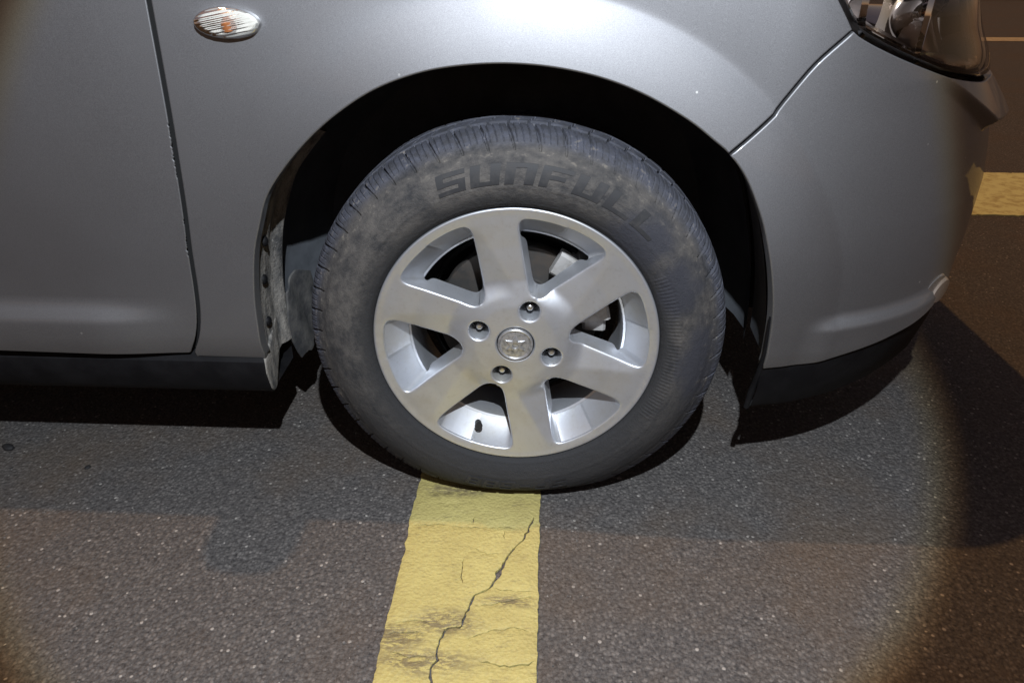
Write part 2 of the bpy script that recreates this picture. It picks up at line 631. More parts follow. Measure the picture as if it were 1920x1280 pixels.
def crack_loop(path, width, seed=0, taper=True):
    """closed jagged outline along a path"""
    p = resample(path, .006, False)
    n = len(p)
    t = np.gradient(p, axis=0)
    t /= np.linalg.norm(t, axis=1)[:, None]
    nn = np.stack([-t[:, 1], t[:, 0]], 1)
    p = p + nn * (rng.random(n)[:, None] - .5) * .0030
    w = np.array([(width(i / (n - 1)) if callable(width) else width) * (.55 + .9 * rng.random()) for i in range(n)])
    w[0] = w[-1] = .0002
    return np.concatenate([p + nn * w[:, None] / 2, (p - nn * w[:, None] / 2)[::-1]])

edge_l = [(-.163 + wob(y, 1, .0022), y) for y in np.arange(-2.6, .85, .004)]
edge_r = [(.042 + wob(y, 5, .0022), y) for y in np.arange(-2.6, .85, .004)]
c1 = [(.032, -.047), (.024, -.079), (.016, -.098), (.001, -.121), (-.007, -.134), (-.014, -.158), (-.019, -.177), (-.027, -.191),
      (-.048, -.205), (-.05, -.219), (-.056, -.235), (-.058, -.248), (-.062, -.260), (-.072, -.258), (-.082, -.263), (-.089, -.296), (-.085, -.309), (-.092, -.321), (-.088, -.345), (-.095, -.40), (-.088, -.47)]
bulge = lambda t: .0026 + .0060 * math.exp(-((t - .255) / .028) ** 2) + .0022 * max(0, t - .55)
hair = [[(-.018, -.190), (-.009, -.194), (.010, -.195), (.034, -.194)], [(-.044, -.2215), (-.023, -.221), (-.005, -.213), (.017, -.206), (.037, -.202)],
        [(-.062, -.050), (-.063, -.066)], [(-.013, -.080), (-.012, -.095)], [(-.070, -.14), (-.071, -.168), (-.067, -.185)], [(-.15, -.255), (-.128, -.250), (-.104, -.252)],
        [(-.155, -.272), (-.130, -.268), (-.108, -.270)], [(-.148, -.300), (-.122, -.306), (-.100, -.303)], [(-.125, -.022), (-.11, -.023), (-.09, -.021)],
        [(-.05, -.275), (-.02, -.262), (.015, -.255), (.03, -.262)], [(-.145, .004), (-.12, .003), (-.10, .005)], [(-.055, -.118), (-.035, -.128), (-.02, -.125)]]
cracks = [crack_loop(c1, bulge)] + [crack_loop(q, .0009) for q in hair] + [
          crack_loop([(-.158, -.075), (-.134, -.072), (-.104, -.069)], .0014),
          crack_loop([(-.096, -.0725), (-.083, -.074), (-.053, -.075), (-.014, -.0715), (.006, -.073)], .0012),
          crack_loop([(-.032, -.309), (-.016, -.309), (-.005, -.314), (.013, -.312), (.031, -.309), (.038, -.304)], .0018)]
def S_line(z):
    return lambda a, b: (a, b, z)
V, F = sheet(np.array(edge_l[::-1] + edge_r), cracks, .02, S_line(.0045), r=.0006, depth=.0042, steps=2)
obj('painted_line', V, F, M['yellow'], sharp=50, label='cracked yellow painted line on the asphalt under the front tyre', kind='structure')
V, F = sheet(np.array([(.9 + wob(y, 2, .004), y) for y in np.arange(1.97, 1.46, -.01)] + [(x, 1.46 + wob(x, 3, .006)) for x in np.arange(.91, 3.2, .01)]
                      + [(3.2 + wob(y, 2, .004), y) for y in np.arange(1.46, 1.97, .01)] + [(x, 1.972 + wob(x, 4, .006)) for x in np.arange(3.2, .9, -.01)]),
             [], .05, S_line(.0045), r=.0006, depth=.0042, steps=2)
obj('painted_line', V, F, M['paleyellow'], sharp=50, label='broad yellow painted band on the asphalt beyond the car front', kind='structure')
V, F = rbox(1.0, 16, 6.45, 6.75, .0005, .0045, 0)
obj('painted_line', V, F, M['palepaint'], smooth=False, label='thin pale painted line on the asphalt far behind the car', kind='structure')
V, F = rbox(-30, 60, 12.2, 12.5, -.05, .13, .015)
obj('kerb', V, F, M['kerb'], label='far concrete kerb at the edge of the parking lot', kind='structure')
V, F = rbox(-30, 60, 12.52, 40, -.05, .11, 0)
obj('pavement', V, F, M['kerb'], smooth=False, label='dark pavement beyond the far kerb', kind='structure')

def pebble(loc, size, seed, label):
    r_ = np.random.default_rng(seed)
    V, F = [], []
    nu, nv = 10, 7
    for j in range(nv):
        ph = math.pi * j / (nv - 1)
        for i in range(nu):
            th = 2 * math.pi * i / nu
            k = 1 + .22 * math.sin(2 * th + seed) + .15 * (r_.random() - .5)
            V.append((size * k * math.sin(ph) * math.cos(th), size * .75 * k * math.sin(ph) * math.sin(th), size * .5 * (1 + math.cos(ph)) * .8))
    for j in range(nv - 1):
        for i in range(nu):
            F.append((j * nu + i, (j + 1) * nu + i, (j + 1) * nu + (i + 1) % nu, j * nu + (i + 1) % nu))
    o = obj('pebble', V, F, M['stone'], label=label, cat='pebble', sharp=60)
    o.location = loc
    return o
pebble((-.93, .085, -.001), .012, 3, 'dark pebble on the asphalt near the black sill at the left edge')
pebble((-.755, .04, -.001), .006, 5, 'small dark pebble right of the larger one below the door')

# pale chips of aggregate standing out of the worn asphalt
def grit():
    t = NT('aggregate_chips')
    g = t.n.new('ShaderNodeNewGeometry').outputs['Random Per Island']
    c = t.mix(t.ramp(g, 0, 1), (.07, .067, .065), (.16, .15, .14))
    c = t.mix(t.ramp(g, .90, .99), c, (.27, .255, .235))
    t.pset(base_color=c, roughness=.75)
    V, F = [], []
    n = 0
    while n < 5000:
        x, y = rng.uniform(-1.1, 1.35), rng.uniform(-.55, .75)
        if -.170 < x < .049:
            continue
        n += 1
        s = rng.uniform(.0008, .0021) * (1.5 if rng.random() < .08 else 1)
        k = len(V)
        a0 = rng.uniform(0, 6.28)
        m = 5
        for i in range(m):
            a = a0 + 2 * math.pi * i / m
            q = s * rng.uniform(.7, 1.2)
            V.append((x + q * math.cos(a), y + q * math.sin(a), -.0006))
        for i in range(m):
            a = a0 + 2 * math.pi * i / m
            q = s * rng.uniform(.45, .8)
            V.append((x + q * math.cos(a), y + q * math.sin(a), s * rng.uniform(.35, .8)))
        for i in range(m):
            F.append((k + i, k + (i + 1) % m, k + m + (i + 1) % m, k + m + i))
        F.append(tuple(k + m + i for i in range(m)))
    obj('asphalt_chips', V, F, t.m, smooth=False, label='pale stone chips bedded in the worn asphalt', kind='stuff')
grit()

# ------------------------------------------------------------------ the car: shape of the body side
def lerp(tab,z):
    if z<=tab[0][0]: return tab[0][1]
    for (a,p),(b,q) in zip(tab,tab[1:]):
        if z<=b:
            t=(z-a)/(b-a); return p+(q-p)*t
    return tab[-1][1]
def sm(a,b,x):
    t=min(1,max(0,(x-a)/(b-a))); return t*t*(3-2*t)
U0,UL,BY=.30,.78,.50
PR=dict(fa=1.2,f1=.279,f2=.907,tilt=.07,t0=.14,pe=1.0,kr=.0035)
FRONT=[(.12,.76),(.2,.786),(.26,.796),(.32,.799),(.4,.803),(.48,.80),(.52,.792),(.56,.781),(.60,.766),(.635,.75),(.66,.74),(.7,.712),(.76,.680),(.82,.66),(.9,.60)]
AC=(-.007,.303)
ARCHR=.372
def offs(u,z):
    o=0.
    if z>.765: o-=.10*((z-.765)/.2)**2
    o+=PR['tilt']*.5*((u-PR['t0'])+math.sqrt((u-PR['t0'])**2+.0064))*(1-sm(.34,.80,u))*(.25+.75*sm(.22,.46,z))
    if z<.30: o-=.009*((.30-max(z,.2))/.045)**2
    # door ledge
    o+=.014*sm(.352,.316,z)*sm(-.47,-.62,u)
    # bumper ledge
    if u>.35: o+=.013*sm(.352,.328,z)*sm(.395,.45,u)*sm(.80,.58,u)
    # wheel arch flare
    dx,dz=u-AC[0],z-AC[1]; r=math.hypot(dx,dz); d=r-ARCHR
    th=math.degrees(math.atan2(dx,dz))
    A=PR['fa']*sm(-75,-10,th)*(1-.45*sm(60,105,th)) if th<150 and th>-150 else 0
    w=.083; k=PR['kr']+.05*sm(0,-45,th)
    t=w-d
    s=.5*(t+math.sqrt(t*t+k*k))
    o+=A*(PR['f1']*s-PR['f2']*s*s) if d>-.1 else 0
    # beak: a ledge under the headlight that runs out to a lip at the front
    if u>.545 and .54<z<.70:
        ze=lerp([(.545,.664),(.60,.640),(.70,.592),(.85,.582),(2,.582)],u)
        e=lerp([(.545,0),(.60,.008),(.70,.021),(.85,.025),(2,.025)],u)
        zt=lerp([(.545,.667),(.617,.652),(.75,.640),(2,.634)],u)
        if z>=ze: o+=e*max(0,1-((z-ze)/max(zt-ze,.006)))**.8
        else: o+=e*sm(ze-.020,ze-.001,z)
    return o
def P0(u,z):
    """plan curve and outward normal"""
    f=lerp(FRONT,z); A=f-U0
    if u<=U0: x,y,nx,ny=u,0.,0.,-1.
    else:
        t=(u-U0)/UL*math.pi/2
        if t<math.pi/2:
            x=U0+A*math.sin(t); c_=1-math.cos(t); y=BY*c_**PR['pe']; tx,ty=A*math.cos(t),BY*PR['pe']*c_**(PR['pe']-1)*math.sin(t)
        else:
            x=f; y=BY+(u-U0-UL); tx,ty=0.,1.
            x-=.06*((y-BY)/.35)**2*0
        l=math.hypot(tx,ty); nx,ny=ty/l,-tx/l
    return x,y,nx,ny
def P(u,z):
    x,y,nx,ny=P0(u,z); o=offs(u,z)
    return (x+nx*o,y+ny*o,z)


car = empty('parked_car', (0, 0, 0))
tag(car, 'silver car with six-spoke alloy front wheel parked across the yellow line', 'car')
ARCH = [(-.378, .256), (-.3785, .280), (-.377, .308), (-.373, .360), (-.361, .426), (-.344, .474), (-.327, .512), (-.299, .548), (-.260, .587), (-.218, .620),
        (-.169, .649), (-.116, .668), (-.066, .677), (-.010, .680), (.046, .676), (.101, .665), (.152, .647), (.204, .620), (.238, .5965),
        (.258, .581), (.282, .553), (.305, .510), (.320, .469), (.335, .416), (.347, .358), (.353, .304), (.355, .271)]
arch = spline(ARCH, .008)
split = int(np.argmin(((arch - np.array((.258, .581))) ** 2).sum(1)))
GAP = [(-.440, .935), (-.422, .80), (-.426, .744), (-.430, .675), (-.434, .612), (-.438, .562), (-.444, .494), (-.451, .432), (-.456, .375), (-.462, .332), (-.472, .296), (-.488, .265)]
gap = spline(GAP, .01)
SEAM = [(.258, .581), (.282, .602), (.307, .625), (.316, .640), (.348, .681), (.392, .716)]
seam = spline(SEAM[:3], .01).tolist() + spline(SEAM[2:], .01).tolist()[1:]
HEAD = [(.392, .716), (.425, .702), (.477, .684), (.539, .666), (.574, .658), (.664, .645), (.74, .640), (.82, .637), (.90, .635)]
head = spline(HEAD, .01)
HEADUP = [(.392, .719), (.368, .747), (.353, .763), (.330, .80)]
headup = spline(HEADUP, .01)

# front door: panel left of the gap, with a chipped front edge
chip = [(x - (.0020 * rng.random() ** 2 if .535 < z < .605 or .425 < z < .455 or .47 < z < .478 else 0.0), z) for x, z in resample(gap, .0016, False)]
door_loop = np.array([(x - .0030, z) for x, z in chip] + resample([(-.494, .2635), (-1.55, .278)], .02, False).tolist()
                     + resample([(-1.55, .30), (-1.56, .95), (-.455, .945)], .02, False).tolist())
def door_hem(p, n):
    u, z = p
    x, y, z = P(u - (.016 if u > -.52 and z < .94 else 0), z)
    return (x, y + .014, z + (.012 if p[1] < .29 else 0))
V, F, NR = sheet(door_loop, [], .012, P, r=.0016, wall=[door_hem], want_normals=True)
door = obj('door', V, F, M['paint'], car, normals=NR)
V = []
for x, z in gap:
    p = Vector(P(x, z))
    V += [p + Vector((-.03, .0125, 0)), p + Vector((.004, .0135, 0)), p + Vector((.03, .03, 0))]
obj('gap_shade_strip', V, grid_faces(len(gap), 3), M['void'], door)  # added black strip stands in for the shade inside the door gap
def flange(p, n):
    x, y, z = P(*p)
    _, _, nx, ny = P0(*p)
    return (x - nx * .02, y - ny * .02, z)
# fender
fender_loop = np.array([(x + .0022, z) for x, z in gap[::-1]][0:0] + [(x + .0026, z) for x, z in gap]
                       + resample([(-.486, .2555), (-.379, .2545)], .012, False).tolist()
                       + arch[1:split].tolist() + [(x - .0012, z + .0012) for x, z in seam]
                       + [(x - .003, z + .001) for x, z in headup[1:]] + resample([(.32, .815), (.1, .87), (-.2, .905), (-.425, .935)], .02, False).tolist())
fcr = [(AC[0] + (ARCHR + .083 + d) * math.sin(R(a)), AC[1] + (ARCHR + .083 + d) * math.cos(R(a))) for a in np.arange(-30, 80, .7) for d in (-.006, -.002, .002, .006)]
V, F, NR = sheet(resample(fender_loop, .007), [], .008, P, r=.0022, wall=[flange], want_normals=True, extra=fcr)
fender = obj('fender', V, F, M['paint'], car, normals=NR)
# bumper skin, wrapped round the corner to the middle of the car
UC = U0 + UL + (.845 - BY)
bbot = spline([(.355, .271), (.411, .272), (.470, .284), (.533, .294), (.587, .302), (.75, .318), (1.0, .32), (UC, .32)], .012)
bumper_loop = np.array([(x + .0012, z - .0012) for x, z in seam] + [(x, z - .002) for x, z in head[1:]]
                       + resample([(.92, .632), (UC, .632)], .012, False).tolist() + bbot[::-1].tolist() + arch[split:][::-1][1:-1].tolist())
zes = lambda u: lerp([(.545,.664),(.60,.640),(.70,.592),(.85,.582),(2,.582)], u)
crease = [(u, zes(u) + d) for u in np.arange(.55, UC, .004) for d in (-.022, -.015, -.009, -.004, -.001, .0012, .004)]
fl_crease = [(AC[0] + (ARCHR + .083 + d) * math.sin(R(a)), AC[1] + (ARCHR + .083 + d) * math.cos(R(a))) for a in np.arange(-30, 110, .7) for d in (-.006, -.002, .002, .006)]
V, F, NR = sheet(resample(bumper_loop, .007), [], .008, P, r=.0022, wall=[flange], want_normals=True, extra=crease + [p for p in fl_crease if p[0] > .25])
bumper = obj('bumper', V, F, M['paint'], car, normals=NR)

# black lower lip of the bumper
def P3(u, z):
    x, y, nx, ny = P0(u, .26)
    return x, y, nx, ny
lip_bot = spline([(.357, .011), (.44, .033), (.54, .086), (.644, .174), (.705, .252), (.735, .36), (.75, .52), (.755, .845)], .015)
ul = spline([(b[0], 0) for b in bbot], .02)
N = 60
V = []
for i in range(N):
    t = i / (N - 1)
    b = bbot[int(round(t ** 1.3 * (len(bbot) - 1)))]
    top = Vector(P(b[0], b[1]))
    j = lip_bot[np.argmin(((lip_bot - np.array(top[:2]) * np.array((.97, 1))) ** 2).sum(1))] if i else lip_bot[0]
    bot = Vector((j[0], j[1], .187))
    x, y, nx, ny = P0(b[0], .27)
    inn = Vector((-nx, -ny, 0))
    top2 = top + inn * .003 + Vector((0, 0, .004))
    mid = top2.lerp(bot, .55) - inn * .004
    for p in (top2, top2.lerp(bot, .12) - inn * .0015, mid, bot + Vector((0, 0, .006)) - inn * .001, bot + inn * .004, bot + inn * .012 + Vector((0, 0, .006))):
        V.append(p)
lip = obj('bumper_lip', V, grid_faces(N, 6), M['black'], bumper)
# vertical edge trim of the lip along the wheel opening
pth = [Vector(P(.347, .36)) + Vector((-.002, .006, 0)), Vector(P(.3535, .30)) + Vector((-.002, .006, 0)), Vector(P(.356, .262)) + Vector((-.002, .004, 0)), (.354, .009, .22), (.352, .012, .188)]
V, F = tube(pth, [.0015, .003, .0042, .0048, .004], 10)
obj('edge_trim', V, F, M['black'], bumper)

# sill cladding
V, F = [], []
prof = [(.030, .270), (.012, .2585), (.004, .250), (.002, .232), (.010, .200), (.020, .188), (.030, .185), (.125, .187), (.125, .25)]
xs = np.linspace(-1.9, -.386, 70)
for x in xs:
    dz = .006 * (x + .386) / -.5 * .6
    for k, (y, z) in enumerate(prof):
        xe = x + (.006 * (1 if 2 <= k <= 5 else .3) if x > -.40 else 0) - (.10 * max(0, (.20 - z)) if x > -.42 and k > 3 else 0)
        V.append((xe, y, z + dz * (-.6)))
sill = obj('sill', V, grid_faces(len(xs), len(prof), True), M['black'], car)
# its muddy end cap facing the tyre
loop = np.array([(.004, .252), (.003, .232), (.011, .200), (.020, .187), (.034, .187), (.055, .215), (.074, .230), (.080, .258), (.098, .252), (.125, .262), (.15, .272), (.165, .298), (.12, .302), (.06, .280), (.02, .258)])
V, F = sheet(relax(resample(loop, .006), 2), [], .01, lambda a, b: (-.3785 - .03 * (a / .1) ** 2 * .3 - .04 * (.252 - b) * .3, a, b), r=.003, depth=.02)
obj('end_cap', V, F, M['mud'], sill)

# wheel-arch liner: lip flange, muddy guard, smooth inner liner, closed inner wall
full = np.concatenate([[(-.378, .235)], arch, [(.355, .235)]])
full = resample(full, .012, False)
cen = np.array((-.007, .303))
def liner(depths, m, name, mask=None):
    V = []
    pts = [p for p in full if mask is None or mask(p)]
    for p in pts:
        d = (p - cen) / np.linalg.norm(p - cen)
        for y, k in depths:
            q = p + d * k
            V.append((q[0], y, q[1]))
    return obj(name, V, grid_faces(len(pts), len(depths)), m, car, sharp=50)
guard = lambda p: p[0] < -.27 and p[1] < .60
rest = lambda p: not guard(p) and not (p[0] > 0 and p[1] < .268)
liner([(.012, .004), (.016, .001), (.030, .004), (.045, .006), (.060, .003), (.075, .006), (.09, .007), (.096, .001), (.104, -.004), (.112, -.003), (.118, .006)], M['mud'], 'mud_guard', guard)
liner([(.010, .004), (.03, .012), (.12, .016)], M['liner'], 'wheel_liner', rest)
wl_ = liner([(.115, .008), (.16, .020), (.21, .014), (.26, -.002), (.30, -.03)], M['liner'], 'wheel_liner', lambda p: not (p[0] > 0 and p[1] < .245))
pts = [(p[0], .30, p[1]) for p in [cen + (q - cen) * .94 for q in full]]
obj('inner_wall', pts, [tuple(range(len(pts)))], M['liner'], car, smooth=False)
rag = [(.104, .318)] + [(y, .178 + .060 * max(0, 1 - (y - .104) / .03) + .006 * rng.random()) for y in np.arange(.104, .236, .010)] + [(.236, .300), (.17, .330)]
V, F = sheet(resample(rag, .006), [], .010, lambda a, b: (-.3715 - .004 * math.sin(a * 70 + b * 30) + .02 * max(0, .26 - b), a, b), r=.0012, depth=.003)
obj('splash_panel', V, F, M['mud_dark'], car)
for z in (.30, .37, .43):
    x = float(np.interp(z, [p[1] for p in ARCH[:7]], [p[0] for p in ARCH[:7]]))
    V, F = lathe([(.0001, -.0035), (.0045, -.003), (.0070, -.0012), (.0078, .001)], 16)
    V = [(x + .002 - .004 + v[1] * -1.0, .045 + v[0], z + v[2]) for v in V]
    obj('liner_clip', V, F, M['black'], car)
# ------------------------------------------------------------------ headlight
def PH(u, z, k=0.0):
    x, y, nx, ny = P0(u, z)
    o = offs(u, min(z, .745)) + k
    if z > .745:
        o -= .10 * ((z - .745) / .1) ** 1.2 * .5
    return (x + nx * o, y + ny * o, z)
hl_loop = np.array([(x + .004, z + .002) for x, z in headup[::-1]][:-1] + [(x + .002, z + .004) for x, z in head if x < .80] + resample([(.805, .65), (.815, .70), (.80, .79), (.62, .815), (.36, .82)], .012, False).tolist())
hl_loop = relax(hl_loop, 2)
headlight = empty('headlight', (0, 0, 0), car)
V, F = sheet(hl_loop, [], .012, lambda a, b: PH(a, b, .0025), r=.003, depth=.012)
obj('lens', V, F, M['lens'], headlight)
cenh = hl_loop.mean(0)
# dark surround lip just inside the lens edge
def ring_strip(loop, k0, k1, d0, d1, m, name, parent):
    V = []
    n = len(loop)
    c = loop.mean(0)
    nl = left_normals(loop) * (1 if area2(loop) > 0 else -1)
    for p, q in zip(loop, nl):
        V.append(PH(*(p + q * k0), d0))
        V.append(PH(*(p + q * k1), d1))
    F = [(2 * i, 2 * i + 1, 2 * ((i + 1) % n) + 1, 2 * ((i + 1) % n)) for i in range(n)]
    return obj(name, V, F, m, parent)
ring_strip(hl_loop, .002, .002, -.004, -.07, M['smoke'], 'housing_wall', headlight)
ring_strip(hl_loop, .002, .007, -.008, -.012, M['rubber'], 'housing_rim', headlight)
ring_strip(hl_loop, .009, .0115, -.016, -.016, M['chrome'], 'bezel', headlight)
ring_strip(hl_loop, .0115, .022, -.016, -.040, M['smoke'], 'bezel_slope', headlight)
V, F = sheet(hl_loop, [], .02, lambda a, b: PH(a, b, -.075 - .02 * math.sin(a * 40)), r=.002, depth=.004)
obj('housing_back', V, F, M['smoke'], headlight)
# reflector bowls, bulb shields
def bowl(u, z, rad, deep, name):
    c = Vector(PH(u, z, -.020))
    x, y, nx, ny = P0(u, z)
    ax = Vector((nx * .9 + .45, ny * .6, 0)).normalized()
    s = ax.cross(Vector((0, 0, 1))).normalized()
    up = s.cross(ax)
    V, F = [], []
    n, m = 40, 12
    for i in range(m):
        t = i / (m - 1)
        r_ = rad * t
        d = -deep * (1 - t * t)
        for k in range(n):
            a = 2 * math.pi * k / n
            V.append(c + ax * d + (s * math.cos(a) + up * math.sin(a)) * max(r_, .001))
    for k in range(n):      # rolled rim
        a = 2 * math.pi * k / n
        V.append(c - ax * .006 + (s * math.cos(a) + up * math.sin(a)) * (rad + .006))
    for i in range(m):
        for k in range(n):
            F.append((i * n + k, i * n + (k + 1) % n, (i + 1) * n + (k + 1) % n, (i + 1) * n + k))
    b = obj(name, V, F, M['chrome'], headlight)
    V, F = tube([c - ax * deep * .9, c - ax * deep * .45, c - ax * deep * .38, c - ax * deep * .3], [.007, .008, .011, .004], 14)
    return b, (V, F)
b, (V, F) = bowl(.560, .725, .055, .045, 'reflector')
obj('bulb_shield', V, F, M['smoke'], headlight)
b, (V, F) = bowl(.70, .765, .045, .04, 'reflector')
obj('bulb_shield', V, F, M['chrome'], headlight)
b, (V, F) = bowl(.440, .740, .030, .03, 'reflector')
obj('turn_bulb', V, F, M['amber'], headlight)
# vertical light-guide blades near the front corner of the lamp
for u in (.735, .765):
    V = []
    for z in np.linspace(.655, .80, 16):
        for k, d in ((-.006, -.02), (.0, -.012), (.006, -.02), (.006, -.05)):
            V.append(PH(u + k + (z - .65) * -.15, z, d))
    obj('light_blade', V, grid_faces(16, 4), M['chrome'], headlight)

# fog lamp in the bumper corner
def disc_on_body(u, z, a, b, k, m, name, parent, dome=.006, flush=True):
    V, F = [], []
    n, r_ = 36, 7
    for i in range(r_):
        t = i / (r_ - 1)
        for q in range(n):
            an = 2 * math.pi * q / n
            uu, zz = u + a * t * math.cos(an), z + b * t * math.sin(an)
            x, y, nx, ny = P0(uu, zz)
            o = (offs(uu, zz) if flush else .004) + k + dome * (1 - t * t) - (.006 if i == r_ - 1 else 0)
            V.append((x + nx * o, y + ny * o, zz))
    for i in range(r_ - 1):
        for q in range(n):
            F.append((i * n + q, i * n + (q + 1) % n, (i + 1) * n + (q + 1) % n, (i + 1) * n + q))
    return obj(name, V, F, m, parent)
fog = empty('fog_lamp', (0, 0, 0), car)
disc_on_body(.668, .333, .046, .032, .002, M['nut'], 'bezel', fog, .005, False)
disc_on_body(.682, .333, .034, .021, .0085, M['smoke'], 'lamp_face', fog, .001, False)

# side marker lamp on the fender
mk = empty('side_marker', (0, 0, 0), car)
mu, mz, ma, mb = -.3365, .7205, .0400, .0172
disc_on_body(mu, mz - .0012, ma + .0002, mb + .0008, .0015, M['rubber'], 'gasket', mk, .001)
disc_on_body(mu, mz, ma - .002, mb - .002, .0035, M['white'], 'reflector', mk, .0)
def marker_lens():
    V, F = [], []
    n, r_ = 64, 24
    for i in range(r_):
        t = i / (r_ - 1)
        for q in range(n):
            an = 2 * math.pi * q / n
            du, dz = ma * t * math.cos(an), mb * t * math.sin(an)
            x, y, z_ = P(mu + du, mz + dz)
            _, _, nx, ny = P0(mu + du, mz + dz)
            rib = .0011 * math.sin((dz - du * .18) * 2 * math.pi / .0042) * (1 - t ** 6)
            o = .006 + .008 * (1 - t * t) ** .7 + rib - (.0055 if i == r_ - 1 else 0)
            V.append((x + nx * o, y + ny * o, z_))
    for i in range(r_ - 1):
        for q in range(n):
            F.append((i * n + q, i * n + (q + 1) % n, (i + 1) * n + (q + 1) % n, (i + 1) * n + q))
    return V, F
V, F = marker_lens()
obj('lens', V, F, M['riblens'], mk, sharp=0)
bx_ = Vector(P(mu, mz))
V, F = tube([bx_ + Vector((.003, -.0035, -.010)), bx_ + Vector((.003, -.006, -.006)), bx_ + Vector((.002, -.0075, .001)), bx_ + Vector((.001, -.007, .006))], [.005, .0088, .0082, .003], 14)
obj('bulb', V, F, M['amber'], mk)

# ------------------------------------------------------------------ wheel
TY = .309
wheel = empty('wheel', (0, 0, .293), car)
def tyre_profile():
    ctrl = [(.2075, .010), (.2100, .002), (.2170, -.005), (.2300, -.0105), (.2450, -.0125), (.2600, -.0105), (.2720, -.0055), (.2805, .000),
            (.2815, .0007), (.2900, .0065), (.2985, .0135), (.3040, .0225), (.3068, .036), (.3083, .055), (.3090, .080)]
    p = spline(ctrl, .0022)
    q = [(r_, .16 - y) for r_, y in p[::-1][1:]]
    return np.concatenate([p, q])
tp = tyre_profile()
def wall_y(r_):
    i = tp[:len(tp) // 2]
    return float(np.interp(r_, i[:, 0], i[:, 1]))
def make_tyre():
    NA = 2520
    a = np.arange(NA) / NA * 2 * math.pi
    m = len(tp)
    r_ = np.repeat(tp[None, :, 0], NA, 0)
    y = np.repeat(tp[None, :, 1], NA, 0)
    A = np.repeat(a[:, None], m, 1)
    ys = np.abs(y - .08)                                    # distance from the crown line
    sh = np.clip((r_ - .2825) / .004, 0, 1)
    side = np.where(y < .08, 1, -1)
    pitch = 2 * math.pi / 54
    ph = ((A + side * (.06 * (ys / .08) ** 2)) / pitch) % 1.0
    groove = ((ph < .060) | (ph > .970)) & (ys > .034) & (r_ > .2825)
    ph2 = ((A - side * .8 * (.07 - ys) + .02) / (pitch / 4)) % 1.0
    sipe = (ph2 > .42) & (ph2 < .58) & (ys > .036) & (r_ > .2930)
    ph3 = ((A - side * 1.2 * ys) / (pitch * .75)) % 1.0
    mid = (ph3 < .12) & (ys < .031) & (ys > .006)
    circ = (np.abs(ys - .0325) < .0035) | (ys < .0035)
    d = np.where(groove, .0046, 0) + np.where(sipe, .0020, 0) * ~groove
    d = np.where(mid, .004, d)
    d = np.where(circ, .0065, d)
    d = d * sh
    # thin raised hoops on the side wall and a band of fine radial ribs
    hoop = .0012 * (np.exp(-((r_ - .2845) / .0011) ** 2) + .8 * np.exp(-((r_ - .2755) / .0010) ** 2) + .7 * np.exp(-((r_ - .2395) / .0009) ** 2) + .9 * np.exp(-((r_ - .2145) / .0012) ** 2))
    rib = np.where(((np.arange(NA)[:, None] % 10) < 5) & (r_ > .2185) & (r_ < .2355) & (np.cos(A) > .86), .0005, 0)
    y = y + np.where(y < .08, -1, 1) * (hoop + rib)
    x = (r_ - d) * np.cos(A)
    z = (r_ - d) * np.sin(A)
    # the tyre stands on the ground: flat contact patch, slightly spread side wall
    zg = -.2932
    low = np.clip((-.215 - z) / .075, 0, 1)
    y = y - np.where(y < .08, 1, -1) * .004 * low * np.clip((.300 - r_) / .05, 0, 1)
    z = np.where(z < -.26, np.maximum(-.26 - (-.26 - z) * (.0332 / .049) ** 1.0, zg), z)
    z = np.maximum(z, zg)
    V = np.stack([x, y, z], 2).reshape(-1, 3)
    i = np.arange(NA)
    F = []
    for k in range(m - 1):
        q = np.stack([i * m + k, i * m + k + 1, ((i + 1) % NA) * m + k + 1, ((i + 1) % NA) * m + k], 1)
        F.append(q)
    F = np.concatenate(F)
    return V.tolist(), F.tolist()
V, F = make_tyre()
tyre = obj('tyre', V, F, M['tyre'], wheel, sharp=50)

# raised maker's lettering moulded in the rubber
GL = {'S': [(0, 0, 4, 1), (3, 1, 4, 2), (0, 2, 4, 3), (0, 3, 1, 4), (0, 4, 4, 5)],
      'U': [(0, 0, 1.3, 5), (2.7, 0, 4, 5), (1.3, 0, 2.7, 1)],
      'N': [(0, 0, 1.3, 5), (2.7, 0, 4, 5), (1.3, 4, 2.7, 5)],
      'F': [(0, 0, 1.2, 5), (1.2, 4, 4, 5), (1.2, 2, 3.3, 3)],
      'L': [(0, 0, 1.2, 5), (1.2, 0, 4, 1)],
      '-': [(.6, 2, 3.4, 3)],
      '6': [(0, 0, 4, 1), (3, 1, 4, 2), (0, 2, 4, 3), (0, 1, 1, 2), (0, 3, 1, 4), (0, 4, 4, 5)],
      '8': [(0, 0, 4, 1), (0, 2, 4, 3), (0, 4, 4, 5), (0, 1, 1, 2), (3, 1, 4, 2), (0, 3, 1, 4), (3, 3, 4, 4)]}
def squash(z):
    zg = -.2932
    if z < -.26:
        return max(-.26 - (-.26 - z) * (.0332 / .049), zg)
    return z
